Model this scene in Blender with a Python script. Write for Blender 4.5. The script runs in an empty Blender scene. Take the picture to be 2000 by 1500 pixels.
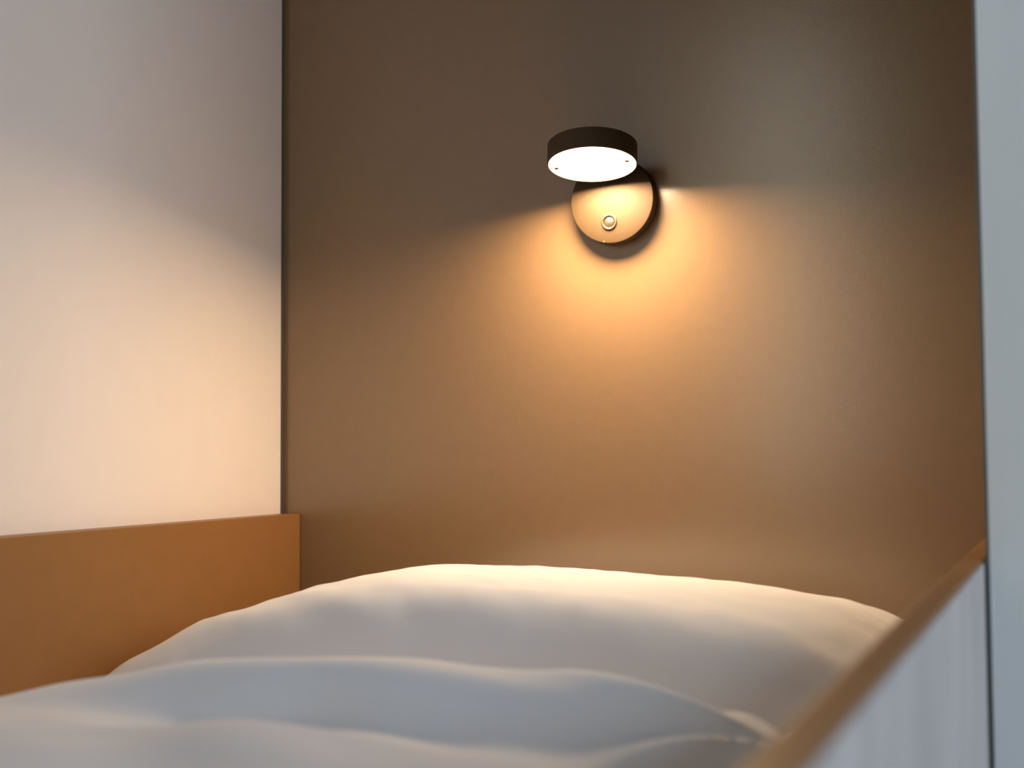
import bpy, bmesh, math, random
from mathutils import Vector, Matrix, noise

# ------------------------------------------------------------------ camera
scene = bpy.context.scene
C = scene.collection
F_PX = 2581.0                                  # focal length in pixels of the 2000-wide frame
CAM = Vector((0.0, -1.5, 0.85))
yv = Vector((1104, -132, F_PX)).normalized()   # world Y (bed direction) seen in camera axes (right, up, forward)
zv = Vector((-298, 47994, F_PX)).normalized()
zv = (zv - yv * zv.dot(yv)).normalized()
xv = Vector((yv.y * zv.z - yv.z * zv.y, yv.z * zv.x - yv.x * zv.z, yv.x * zv.y - yv.y * zv.x))
if xv.x < 0: xv = -xv
right = Vector((xv.x, yv.x, zv.x)); up = Vector((xv.y, yv.y, zv.y)); fwd = Vector((xv.z, yv.z, zv.z))
cd = bpy.data.cameras.new('camera')
cam = bpy.data.objects.new('camera', cd); C.objects.link(cam)
m = Matrix((right, up, -fwd)).transposed().to_4x4(); m.translation = CAM
cam.matrix_world = m
cd.sensor_width = 36.0; cd.lens = F_PX / 2000 * 36.0
cd.clip_start = 0.01
cd.dof.use_dof = True; cd.dof.focus_distance = 1.56; cd.dof.aperture_fstop = 4.9
scene.camera = cam

# ------------------------------------------------------------------ sky, exposure
W = bpy.data.worlds.new('overcast_sky'); scene.world = W; W.use_nodes = True
bg = W.node_tree.nodes['Background']
bg.inputs[0].default_value = (0.68, 0.82, 1.0, 1); bg.inputs[1].default_value = 6.1
scene.cycles.max_bounces = 6; scene.cycles.diffuse_bounces = 4; scene.cycles.glossy_bounces = 3
vs = scene.view_settings
scene.display_settings.display_device = 'sRGB'
vs.view_transform = 'Standard'; vs.look = 'None'; vs.gamma = 1.0; vs.exposure = 0.0; vs.use_curve_mapping = False
LAMP_WATTS = 4.9
GLOW = 6.0
LAMP_COLOR = (1.0, 0.715, 0.44)

# the room's numbers
XL, XR, YB, YR, ZC = -0.970, 1.90, 0.0, -3.3, 2.55
XLL = -2.7                                        # the room is wider beyond the foot of the bed
YN = -1.80                                        # end of the niche's side wall
WY0, WY1, WZ0, WZ1 = -2.9, -0.75, 0.70, 2.35       # window in the right wall
VX0, VX1, VZ0, VZ1 = -1.55, -0.68, 0.08, 2.49      # tall window in the rear wall
def portal(mw, sx, sy):
    pl = bpy.data.lights.new('window_portal', 'AREA'); pl.shape = 'RECTANGLE'
    pl.size = sx; pl.size_y = sy; pl.cycles.is_portal = True
    po = bpy.data.objects.new('window_portal', pl); C.objects.link(po); po.matrix_world = mw
portal(Matrix(((0, 0, 1, XR + 0.11), (1, 0, 0, (WY0 + WY1) / 2), (0, 1, 0, (WZ0 + WZ1) / 2), (0, 0, 0, 1))), WY1 - WY0, WZ1 - WZ0)
portal(Matrix(((-1, 0, 0, (VX0 + VX1) / 2), (0, 0, -1, YR - 0.11), (0, -1, 0, (VZ0 + VZ1) / 2), (0, 0, 0, 1))), VX1 - VX0, VZ1 - VZ0)

# ------------------------------------------------------------------ helpers
def mat(name, color, rough=0.5, spec=0.5, metallic=0.0, noise_scale=None, noise_amt=0.0, stretch=(1, 1, 1),
        bump=0.0, bump_scale=300, sheen=0.0, emit=None, emit_strength=0.0, coat=0.0):
    M = bpy.data.materials.new(name); M.use_nodes = True
    nt = M.node_tree; p = nt.nodes['Principled BSDF']
    p.inputs['Base Color'].default_value = (*color, 1); p.inputs['Roughness'].default_value = rough
    p.inputs['Specular IOR Level'].default_value = spec; p.inputs['Metallic'].default_value = metallic
    p.inputs['Sheen Weight'].default_value = sheen
    p.inputs['Coat Weight'].default_value = coat
    if emit:
        p.inputs['Emission Color'].default_value = (*emit, 1); p.inputs['Emission Strength'].default_value = emit_strength
    tc = nt.nodes.new('ShaderNodeTexCoord')
    if noise_scale:
        mp = nt.nodes.new('ShaderNodeMapping'); mp.inputs['Scale'].default_value = stretch
        nt.links.new(tc.outputs['Object'], mp.inputs[0])
        n = nt.nodes.new('ShaderNodeTexNoise'); n.inputs['Scale'].default_value = noise_scale; n.inputs['Detail'].default_value = 4
        nt.links.new(mp.outputs[0], n.inputs['Vector'])
        r = nt.nodes.new('ShaderNodeMapRange'); r.inputs[1].default_value = 0.3; r.inputs[2].default_value = 0.7
        r.inputs[3].default_value = 1 - noise_amt; r.inputs[4].default_value = 1 + noise_amt
        nt.links.new(n.outputs[0], r.inputs[0])
        mx = nt.nodes.new('ShaderNodeVectorMath'); mx.operation = 'SCALE'
        mx.inputs[0].default_value = color
        nt.links.new(r.outputs[0], mx.inputs['Scale']); nt.links.new(mx.outputs[0], p.inputs['Base Color'])
    if bump:
        n2 = nt.nodes.new('ShaderNodeTexNoise'); n2.inputs['Scale'].default_value = bump_scale; n2.inputs['Detail'].default_value = 2
        nt.links.new(tc.outputs['Object'], n2.inputs['Vector'])
        b = nt.nodes.new('ShaderNodeBump'); b.inputs['Strength'].default_value = bump; b.inputs['Distance'].default_value = 0.001
        nt.links.new(n2.outputs[0], b.inputs['Height']); nt.links.new(b.outputs[0], p.inputs['Normal'])
    return M

M_TAUPE = mat('taupe_laminate', (0.222, 0.134, 0.064), 0.235, 1.0, noise_scale=60, noise_amt=0.02, bump=0.06, bump_scale=500)
M_BROWN = mat('brown_laminate', (0.255, 0.118, 0.037), 0.42, 0.32, noise_scale=40, noise_amt=0.03, bump=0.05, bump_scale=500)
M_WHITE = mat('white_paint', (0.80, 0.705, 0.62), 0.55, 0.3, noise_scale=30, noise_amt=0.01)
M_ROOM = mat('room_paint', (0.28, 0.25, 0.20), 0.8, 0.2)
M_WOOD = mat('dark_wood_veneer', (0.085, 0.06, 0.04), 0.7, 0.2, noise_scale=5, noise_amt=0.15, stretch=(8, 8, 0.6))
M_GAP = mat('dark_gap', (0.07, 0.08, 0.09), 0.5)
M_FLOOR = mat('floor_vinyl', (0.28, 0.24, 0.20), 0.5, noise_scale=6, noise_amt=0.15, stretch=(8, 1, 1))
M_GREY = mat('pale_grey_wood', (0.52, 0.460, 0.435), 0.5, 0.4, noise_scale=7, noise_amt=0.13, stretch=(1, 4, 0.9))
M_PANEL = mat('panel_paint', (0.74, 0.76, 0.74), 0.5, 0.4, noise_scale=10, noise_amt=0.02, stretch=(4, 1, .4))
M_EDGE = mat('dark_edge_strip', (0.13, 0.135, 0.13), 0.5, 0.3)
M_LINEN = mat('white_cotton', (0.71, 0.712, 0.74), 0.9, 0.1, sheen=0.1, bump=0.12, bump_scale=900)
M_MATT = mat('mattress_fabric', (0.75, 0.74, 0.72), 0.9, 0.1)
M_LAMP = mat('bronze_lacquer', (0.056, 0.034, 0.015), 0.5, 0.25, metallic=0.0, bump=0.35, bump_scale=2600)
M_DARK = mat('dark_metal', (0.05, 0.045, 0.04), 0.4)
M_CHROME = mat('polished_bronze', (0.16, 0.12, 0.08), 0.28, 0.5, metallic=0.8)
M_GLOW = mat('lit_diffuser', (0.9, 0.9, 0.88), 0.5, 0.3, emit=LAMP_COLOR, emit_strength=GLOW)
M_FRAME = mat('window_frame_paint', (0.8, 0.8, 0.8), 0.5)

def sheer(name, color):
    M = bpy.data.materials.new(name); M.use_nodes = True; nt = M.node_tree
    out = nt.nodes['Material Output']; nt.nodes.remove(nt.nodes['Principled BSDF'])
    a = nt.nodes.new('ShaderNodeBsdfDiffuse'); b = nt.nodes.new('ShaderNodeBsdfTranslucent'); mx = nt.nodes.new('ShaderNodeMixShader')
    a.inputs[0].default_value = (*color, 1); b.inputs[0].default_value = (*color, 1); mx.inputs[0].default_value = 0.4
    nt.links.new(a.outputs[0], mx.inputs[1]); nt.links.new(b.outputs[0], mx.inputs[2]); nt.links.new(mx.outputs[0], out.inputs[0])
    return M
def glass(name, tint):
    M = bpy.data.materials.new(name); M.use_nodes = True; nt = M.node_tree
    out = nt.nodes['Material Output']; nt.nodes.remove(nt.nodes['Principled BSDF'])
    a = nt.nodes.new('ShaderNodeBsdfTransparent'); b = nt.nodes.new('ShaderNodeBsdfGlossy'); mx = nt.nodes.new('ShaderNodeMixShader')
    a.inputs[0].default_value = (*tint, 1); b.inputs['Roughness'].default_value = 0.02; mx.inputs[0].default_value = 0.05
    nt.links.new(a.outputs[0], mx.inputs[1]); nt.links.new(b.outputs[0], mx.inputs[2]); nt.links.new(mx.outputs[0], out.inputs[0])
    return M
M_GLASS = glass('clear_glass', (0.98, 0.99, 0.99)); M_WARM_TINT = glass('reflection_tint_glass', (0.98, 0.90, 0.75))  # second pane's tint added to warm the daylight reflected in the back wall
M_CURT = sheer('brown_curtain_cloth', (0.16, 0.13, 0.09))
M_VOILE = sheer('white_voile', (0.55, 0.52, 0.45))

def obj(name, bm, material, parent=None, smooth=False, world=False):
    me = bpy.data.meshes.new(name); bm.normal_update(); bm.to_mesh(me); bm.free()
    me.materials.append(material)
    if smooth:
        for p in me.polygons: p.use_smooth = True
    o = bpy.data.objects.new(name, me); C.objects.link(o)
    if parent:
        o.parent = parent
        if world:                                     # mesh given in room coordinates
            o.matrix_parent_inverse = parent.matrix_world.inverted()
    return o

def box(bm, x0, x1, y0, y1, z0, z1, bevel=0.0, seg=2):
    r = bmesh.ops.create_cube(bm, size=1.0)
    vs_ = r['verts']
    for v in vs_:
        v.co = Vector(((x0 + x1) / 2 + v.co.x * (x1 - x0), (y0 + y1) / 2 + v.co.y * (y1 - y0), (z0 + z1) / 2 + v.co.z * (z1 - z0)))
    if bevel:
        es = list({e for v in vs_ for e in v.link_edges})
        bmesh.ops.bevel(bm, geom=es, offset=bevel, segments=seg, profile=0.5, affect='EDGES')
    return bm

def bx(*a, **k): return box(bmesh.new(), *a, **k)

def lathe(profile, seg=96, bm=None):
    """profile of (radius, height) turned about Z"""
    bm = bm or bmesh.new(); rings = []
    for r, h in profile:
        if r < 1e-7: rings.append([bm.verts.new((0, 0, h))])
        else: rings.append([bm.verts.new((r * math.cos(2 * math.pi * i / seg), r * math.sin(2 * math.pi * i / seg), h)) for i in range(seg)])
    for a, b in zip(rings, rings[1:]):
        for i in range(seg):
            j = (i + 1) % seg
            if len(a) == 1 and len(b) == 1: continue
            if len(a) == 1: bm.faces.new((a[0], b[i], b[j]))
            elif len(b) == 1: bm.faces.new((a[i], a[j], b[0]))
            else: bm.faces.new((a[i], a[j], b[j], b[i]))
    bmesh.ops.recalc_face_normals(bm, faces=bm.faces)
    return bm

def sharp(o, ang=35):
    me = o.data
    me.set_sharp_from_angle(angle=math.radians(ang))

def struct(name, bm, material, parent=None, label=None, cat=None):
    o = obj(name, bm, material, parent, world=bool(parent))
    if not parent:
        o['kind'] = 'structure'
        if label: o['label'] = label
        if cat: o['category'] = cat
    return o

def empty(name, loc, label, cat, group=None):
    e = bpy.data.objects.new(name, None); C.objects.link(e); e.location = loc
    e['label'] = label; e['category'] = cat
    if group: e['group'] = group
    bpy.context.view_layer.update()
    return e

# ------------------------------------------------------------------ the setting
T = 0.10
struct('floor', bx(XLL - T, XR + T, YR - T, YB + T, -T, 0), M_FLOOR, label='floor of the room below the bed', cat='floor')
struct('ceiling', bx(XLL - T, XR + T, YR - T, YB + T, ZC, ZC + T), M_ROOM, label='white ceiling of the room', cat='ceiling')
struct('wall_back', bx(XLL - T, XR + T, YB, YB + T, 0, ZC), M_TAUPE, label='satin taupe brown wall behind the pillow, carrying the lamp', cat='wall')
GAP = 0.0088
wl = struct('wall_left', bx(XL - T, XL - 0.012, YN, YB, 0, ZC), M_WHITE, label='white painted wall on the left, above the brown board', cat='wall')
cl = struct('wall_cladding', bx(XL - 0.012, XL, YN, YB - GAP, 0, ZC, bevel=0.0008), M_WHITE, wl)
struct('trim_1', bx(XL - 0.012, XL - 0.003, YB - GAP, YB, 0, ZC), M_GAP, label='narrow dark grey strip in the corner between white and brown wall', cat='trim')
struct('wall_side', bx(XLL - T, XLL, YR, YB, 0, ZC), M_ROOM, label='plain wall beyond the bed niche', cat='wall')
bm = bmesh.new()
box(bm, XLL - T, XR + T, YR - T, YR, 0, VZ0); box(bm, XLL - T, XR + T, YR - T, YR, VZ1, ZC)
box(bm, XLL - T, VX0, YR - T, YR, VZ0, VZ1); box(bm, VX1, XR + T, YR - T, YR, VZ0, VZ1)
struct('wall_rear', bm, M_WOOD, label='plain wall at the far side of the room', cat='wall')
bm = bmesh.new()
box(bm, XR, XR + T, YR, YB, 0, WZ0); box(bm, XR, XR + T, YR, YB, WZ1, ZC)
box(bm, XR, XR + T, YR, WY0, WZ0, WZ1); box(bm, XR, XR + T, WY1, YB, WZ0, WZ1)
struct('wall_right', bm, M_ROOM, label='plain wall with the window', cat='wall')
fw = 0.06
bm = bmesh.new()
box(bm, XR + 0.02, XR + 0.08, WY0, WY1, WZ0, WZ0 + fw); box(bm, XR + 0.02, XR + 0.08, WY0, WY1, WZ1 - fw, WZ1)
for y in (WY0, (WY0 + WY1 - fw) / 2, WY1 - fw): box(bm, XR + 0.02, XR + 0.08, y, y + fw, WZ0 + fw, WZ1 - fw)
w1 = struct('window_1', bm, M_FRAME, label='wide two-light window letting daylight into the room', cat='window')
struct('pane', bx(XR + 0.047, XR + 0.053, WY0 + fw, WY1 - fw, WZ0 + fw, WZ1 - fw), M_GLASS, w1)
bm = bmesh.new()
box(bm, VX0, VX1, YR - 0.08, YR - 0.02, VZ0, VZ0 + fw); box(bm, VX0, VX1, YR - 0.08, YR - 0.02, VZ1 - fw, VZ1)
for x in (VX0, (VX0 + VX1 - fw) / 2, VX1 - fw): box(bm, x, x + fw, YR - 0.08, YR - 0.02, VZ0 + fw, VZ1 - fw)
w2 = struct('window_2', bm, M_FRAME, label='tall glazed balcony door at the far side of the room', cat='window')
struct('pane', bx(VX0 + fw, VX1 - fw, YR - 0.053, YR - 0.047, VZ0 + fw, VZ1 - fw), M_WARM_TINT, w2)

def added_curtain(x0, x1, y, z0, z1, pleats):
    bm = bmesh.new(); n = pleats * 10; rows = []
    for z in (z0, z1):
        rows.append([bm.verts.new((x0 + (x1 - x0) * i / n + 0.008 * math.sin(i * 0.2), y + 0.03 * math.sin(i / 10 * 2 * math.pi), z)) for i in range(n + 1)])
    for i in range(n): bm.faces.new((rows[0][i], rows[0][i + 1], rows[1][i + 1], rows[1][i]))
    bmesh.ops.solidify(bm, geom=bm.faces[:], thickness=0.0015)
    return bm
cu = obj('added_curtain', added_curtain(-0.78, -0.52, YR + 0.07, 0.006, 2.50, 4), M_CURT, smooth=True)  # unseen cloth added to put dark steps in the back wall's reflection
cu['label'] = 'added brown pleated drape, out of view, streaking the back wall reflection'; cu['category'] = 'added_curtain'
cv = obj('added_curtain', added_curtain(-1.62, -1.13, YR + 0.07, 0.006, 2.50, 9), M_VOILE, smooth=True)  # unseen sheer added to spread a pale veil in the back wall's reflection
cv['label'] = 'added thin white voile, out of view, softening the back wall reflection'; cv['category'] = 'added_curtain'
struct('added_soffit', bx(XL, 0.46, -0.72, YB, 1.76, ZC), M_BROWN, label='added brown soffit, out of view, shading the upper back wall', cat='ceiling')  # added out of view to keep ceiling bounce off the upper back wall

# tall panel outside the rail
XP, YP = -0.0605, -0.52
pt = empty('partition_panel', (0.2, -0.26, 0), 'tall pale blue-grey upright panel standing outside the rail at right', 'panel')
obj('panel_face', bx(XP + 0.0025, 0.46, YP, -0.004, 0, 1.757), M_PANEL, pt, world=True)
eb = obj('edge_band', bx(XP, XP + 0.0025, YP + 0.0005, -0.004, 0, 1.757), M_EDGE, pt, world=True)
eb['label'] = 'dark grey edge strip'

# ------------------------------------------------------------------ bed
ZT = 0.7747; YF = -2.06
bed = empty('bed', (-0.51, -1.03, 0), 'built-in bed with brown laminate board and grey-faced side rail', 'bed')
BX0, BX1 = XL + 0.0008, -0.9447
RX0, RX1 = -0.0768, -0.0617
sb = obj('side_board', bx(BX0, BX1, YF, -0.0012, 0.22, ZT, bevel=0.0008), M_BROWN, bed, world=True)
sb['label'] = 'brown laminate board along the white wall'
rail = obj('side_rail', bx(RX0, RX1 - 0.0012, YF, -0.0012, 0.22, ZT, bevel=0.0012), M_BROWN, bed, world=True)
rail['label'] = 'brown side rail with a light grey outer face'
rf = obj('rail_facing', bx(RX1 - 0.0012, RX1, YF, -0.0012, 0.22, ZT - 0.002), M_GREY, rail)
rf.matrix_parent_inverse = rail.matrix_world.inverted()
obj('foot_board', bx(BX1, RX0, YF, YF + 0.022, 0.22, ZT), M_BROWN, bed, world=True)
obj('bed_base', bx(BX1, RX0, YF + 0.022, -0.0012, 0.36, 0.40), M_BROWN, bed, world=True)
for x in (BX0, RX0 - 0.045):
    for y in (YF + 0.002, -0.08):
        obj('leg', bx(x, x + 0.06 - 0.001, y, y + 0.06, 0, 0.22), M_BROWN, bed, world=True)

ZM = 0.575
mt = obj('mattress', bx(BX1 + 0.004, RX0 - 0.004, YF + 0.026, -0.006, 0.40, ZM, bevel=0.03, seg=4), M_MATT, smooth=True)
mt['label'] = 'white mattress lying in the bed under pillow and duvet'; mt['category'] = 'mattress'

def interp(t, pts):
    if t <= pts[0][0]: return pts[0][1]
    for k in range(len(pts) - 1):
        x0, y0 = pts[k]; x1, y1 = pts[k + 1]
        if t <= x1:
            # Catmull-Rom
            ym = pts[k - 1][1] if k > 0 else 2 * y0 - y1
            yp = pts[k + 2][1] if k + 2 < len(pts) else 2 * y1 - y0
            u = (t - x0) / (x1 - x0)
            return 0.5 * (2 * y0 + (y1 - ym) * u + (2 * ym - 5 * y0 + 4 * y1 - yp) * u * u + (3 * y0 - ym - 3 * y1 + yp) * u ** 3)
    return pts[-1][1]
def sstep(a, b, t):
    u = max(0, min(1, (t - a) / (b - a))); return u * u * (3 - 2 * u)
def nz(x, y, s, seed=0): return noise.noise(Vector((x * s, y * s, seed)))

# pillow: a closed cushion, ridge heights along its width
RIDGE = [(-0.935, 0.640), (-0.90, 0.654), (-0.83, 0.681), (-0.75, 0.709), (-0.68, 0.726), (-0.61, 0.735), (-0.55, 0.7355), (-0.50, 0.7370), (-0.45, 0.735),
         (-0.40, 0.7325), (-0.35, 0.7310), (-0.30, 0.7275), (-0.25, 0.722), (-0.20, 0.713), (-0.15, 0.694), (-0.115, 0.665), (-0.088, 0.62)]
PROF = [(-0.62, 0.0), (-0.53, 0.02), (-0.495, 0.06), (-0.468, 0.20), (-0.448, 0.42), (-0.43, 0.66), (-0.41, 0.85), (-0.39, 0.945), (-0.355, 0.99), (-0.31, 1.0), (-0.24, 1.0),
        (-0.15, 0.93), (-0.09, 0.74), (-0.055, 0.45), (-0.035, 0.05), (0.0, 0.0)]
def build_pillow():
    nx, ny = 150, 110
    x0, x1, y0, y1 = -0.932, -0.090, -0.565, -0.035
    bm = bmesh.new(); top = []; bot = []
    for j in range(ny + 1):
        v = j / ny; rt = []; rb = []
        for i in range(nx + 1):
            u = i / nx
            # slightly pinched sides so the corners point out
            s = 2 * u - 1; t = 2 * v - 1
            x = x0 + (x1 - x0) * u; y = y0 + (y1 - y0) * v
            y = (y0 + y1) / 2 + (y - (y0 + y1) / 2) * (1 - 0.06 * (1 - s * s))
            x = (x0 + x1) / 2 + (x - (x0 + x1) / 2) * (1 - 0.02 * (1 - t * t))
            e = (max(0.0, 1 - abs(s) ** 3.2) * max(0.0, 1 - abs(t) ** 2.3))
            prof = interp(y - 0.02 * sstep(-0.50, -0.80, x) + 0.010 + 0.035 * sstep(-0.45, -0.22, x), PROF)
            xr = interp(x, RIDGE)
            zc = ZM + 0.030
            edge = max(0.0, 1 - abs(s) ** 22) ** 0.5
            ht = (xr - zc) * prof
            wr = 0.0035 * nz(x, y, 8, 3) + 0.0022 * nz(x + 2 * y, y * 0.4, 15, 7) + 0.0010 * nz(x * 1.2 + y, y - x * .3, 34, 11)
            cr = sstep(0.55, 1.0, abs(s)) * 0.006 * nz(t * 3, s, 2.2, 5)
            zt = zc + max(ht * (0.25 + 0.75 * edge), 0.0) * min(1, 8 * max(0.0, 1 - abs(t))) + (wr + cr) * min(1, e * 2.2)
            zb = zc - 0.028 * (max(0, 1 - abs(s) ** 4) * max(0, 1 - abs(t) ** 4)) ** 0.4
            rt.append(bm.verts.new((x, y, zt)))
            border = i in (0, nx) or j in (0, ny)
            rb.append(rt[-1] if border else bm.verts.new((x, y, zb)))
        top.append(rt); bot.append(rb)
    for j in range(ny):
        for i in range(nx):
            bm.faces.new((top[j][i], top[j][i + 1], top[j + 1][i + 1], top[j + 1][i]))
            bm.faces.new((bot[j][i], bot[j + 1][i], bot[j + 1][i + 1], bot[j][i + 1]))
    return bm
pil = obj('pillow', build_pillow(), M_LINEN, smooth=True)
pil['label'] = 'plump white cotton pillow at the bed head below the lamp'; pil['category'] = 'pillow'

# duvet: thick cover whose head-end fold rises into a ridge
DR = [(-0.94, 0.632), (-0.88, 0.645), (-0.80, 0.662), (-0.70, 0.682), (-0.60, 0.702), (-0.52, 0.713), (-0.44, 0.716), (-0.36, 0.713), (-0.30, 0.708),
      (-0.25, 0.699), (-0.20, 0.687), (-0.16, 0.676), (-0.12, 0.65), (-0.085, 0.62)]
def duvet_z(x, y):
    # position of the ridge swings a little over the width
    yr = -0.735 + 0.02 * math.sin((x + 0.5) * 5.0)
    h = interp(x, DR)
    d = yr - y                                    # >0 towards the foot end
    if d < 0:                                     # rolls down to the head end
        q = min(1, -d / 0.115); z = ZM + 0.012 + (h - ZM - 0.012) * math.sqrt(max(0, 1 - q ** 2.2))
    else:
        amp = 0.005 + 0.033 * sstep(-0.70, -0.46, x)
        w = 0.062 + 0.02 * nz(x, 0, 4, 44)
        dip = amp * sstep(0.002, w, d) - (amp * 0.6) * sstep(w, w + 0.10, d)
        dip += 0.006 * nz(x * 0.7, y, 13, 77) * sstep(0.01, 0.06, d)
        z = h - dip - 0.03 * sstep(0.15, 0.9, d)
        z += 0.010 * nz(x, y, 6, 21) * sstep(0.02, 0.1, d)
    z += 0.003 * nz(x * 0.6, y, 22, 31) + 0.006 * nz(x * 0.8 + y * 0.7, y * 1.6 - x * 0.4, 11, 53) * sstep(0.01, 0.07, d)
    # gathered creases running to the rail
    px, py = x + 0.145, y + 0.715
    r = math.hypot(px, py); ang = math.atan2(py, -px)
    z += 0.008 * math.sin(ang * 12 + 2.2 * nz(x, y, 7, 2)) * math.exp(-((r - 0.11) / 0.07) ** 2) * sstep(-0.10, -0.05, d)
    z += 0.003 * math.sin(ang * 17 + 1.0 + 2.0 * nz(x, y, 11, 9)) * math.exp(-((r - 0.07) / 0.04) ** 2) * sstep(-0.10, -0.05, d)
    return z
def build_duvet():
    x0, x1, y0, y1 = -0.940, -0.0815, -1.98, -0.622
    nx, ny = 150, 240
    bm = bmesh.new(); top = []; bot = []
    for j in range(ny + 1):
        y = y1 + (y0 - y1) * (j / ny) ** 1.35; rt = []; rb = []
        for i in range(nx + 1):
            u = i / nx; x = x0 + (x1 - x0) * u
            e = min(u * (x1 - x0), (1 - u) * (x1 - x0), y - y0) / 0.03
            f = math.sqrt(max(0, 1 - (1 - min(1, max(0, e))) ** 2))
            zb = ZM + 0.004
            z = max(zb + 0.006, zb + 0.012 + (duvet_z(x, y) - zb - 0.012) * (0.6 + 0.4 * f))
            rt.append(bm.verts.new((x, y, z)))
            rb.append(bm.verts.new((x, y, zb)))
        top.append(rt); bot.append(rb)
    for j in range(ny):
        for i in range(nx):
            bm.faces.new((top[j][i], top[j + 1][i], top[j + 1][i + 1], top[j][i + 1]))
            bm.faces.new((bot[j][i], bot[j][i + 1], bot[j + 1][i + 1], bot[j + 1][i]))
    for j in range(ny):
        bm.faces.new((top[j][0], bot[j][0], bot[j + 1][0], top[j + 1][0]))
        bm.faces.new((top[j][nx], top[j + 1][nx], bot[j + 1][nx], bot[j][nx]))
    for i in range(nx):
        bm.faces.new((top[0][i], top[0][i + 1], bot[0][i + 1], bot[0][i]))
        bm.faces.new((top[ny][i], bot[ny][i], bot[ny][i + 1], top[ny][i + 1]))
    return bm
dv = obj('duvet', build_duvet(), M_LINEN, smooth=True)
dv['label'] = 'rumpled white duvet in front of the pillow'; dv['category'] = 'duvet'

# ------------------------------------------------------------------ wall lamp
R = 0.0517
LX, LZ = -0.5015, 1.1522
lamp = empty('wall_lamp', (LX, 0, LZ), 'small round bronze reading lamp, switched on, fixed to the brown wall', 'lamp')
ROT = Matrix.Rotation(math.radians(90), 4, 'X')          # lathe axis Z -> -Y
def on_wall(bm, x=0.0, z=0.0, y=0.0):
    bm.transform(Matrix.Translation((x, y, z)) @ ROT); return bm
TB = 0.020
base = obj('wall_plate', on_wall(lathe([(0, 0.0004), (R - 0.0008, 0.0004), (R, 0.0012), (R, TB - 0.0016), (R - 0.0005, TB - 0.0005), (R - 0.0016, TB), (0, TB)], 128)), M_LAMP, lamp, smooth=True)
sharp(base)
bxo, bzo = -0.5046 - LX, 1.1259 - LZ
ring = obj('switch_ring', on_wall(lathe([(0.0068, TB - 0.001), (0.0068, TB + 0.0012), (0.0074, TB + 0.0019), (0.0090, TB + 0.0019), (0.0098, TB + 0.0010), (0.0099, TB - 0.001)], 64), bxo, bzo), M_CHROME, lamp, smooth=True)
ring['label'] = 'polished metal ring around the switch'
btn = obj('switch_button', on_wall(lathe([(0.0062, TB - 0.001), (0.0062, TB + 0.0004), (0.0055, TB + 0.0010), (0, TB + 0.0013)], 48), bxo, bzo), M_CHROME, ring, smooth=True)
obj('set_screw', on_wall(lathe([(0.0014, TB - 0.001), (0.0014, TB + 0.0006), (0, TB + 0.0009)], 16), -0.010, -0.0497), M_LAMP, lamp, smooth=True)
# head: flat drum, tipped so that its front edge lifts
HC = Vector((-0.5035 - LX, -0.0815, 1.1823 - LZ))
HM = Matrix.Translation(HC) @ Matrix.Rotation(math.radians(-2.9), 4, 'Y') @ Matrix.Rotation(math.radians(-10.2), 4, 'X')
TH = 0.0245; REC = 0.0012
bm = lathe([(R - 0.0013, REC + 0.004), (R - 0.0013, 0.0), (R - 0.0003, 0.0), (R, 0.0006), (R, TH - 0.0012), (R - 0.0012, TH), (0, TH)], 128)
bm.transform(HM); head = obj('lamp_head', bm, M_LAMP, lamp, smooth=True); sharp(head)
bm = lathe([(0, REC), (R - 0.0014, REC), (R - 0.0014, REC + 0.003), (0, REC + 0.003)], 128)
bm.transform(HM); dif = obj('diffuser', bm, M_GLOW, head, smooth=True); sharp(dif)
dif['label'] = 'glowing white diffuser disc'
ll = bpy.data.lights.new('lamp_light', 'AREA'); ll.shape = 'DISK'; ll.size = 2 * (R - 0.0016)
ll.energy = LAMP_WATTS; ll.color = LAMP_COLOR; ll.spread = math.radians(172)
lo = bpy.data.objects.new('lamp_light', ll); C.objects.link(lo); lo.parent = lamp
lo.matrix_local = HM @ Matrix.Translation((0, 0, REC - 0.0003))
for sx, sy in ((-0.0428, -0.0035), (0.0402, 0.0054)):          # two screws on opposite sides of the disc
    bm = lathe([(0.0027, 0.001), (0.0027, -0.0008), (0.0024, -0.0010), (0, -0.0010)], 24)
    bm.transform(HM @ Matrix.Translation((sx, sy, REC)))
    s = obj('screw', bm, M_DARK, dif, smooth=True); s['label'] = 'small dark screw'
# swivel joint between plate and head
bm = lathe([(0, 0), (0.010, 0), (0.010, 0.014), (0, 0.014)], 48)
bm.transform(Matrix.Translation((0, -TB + 0.002, HC.z + 0.021)) @ ROT); jt = obj('swivel_joint', bm, M_LAMP, lamp, smooth=True); sharp(jt)
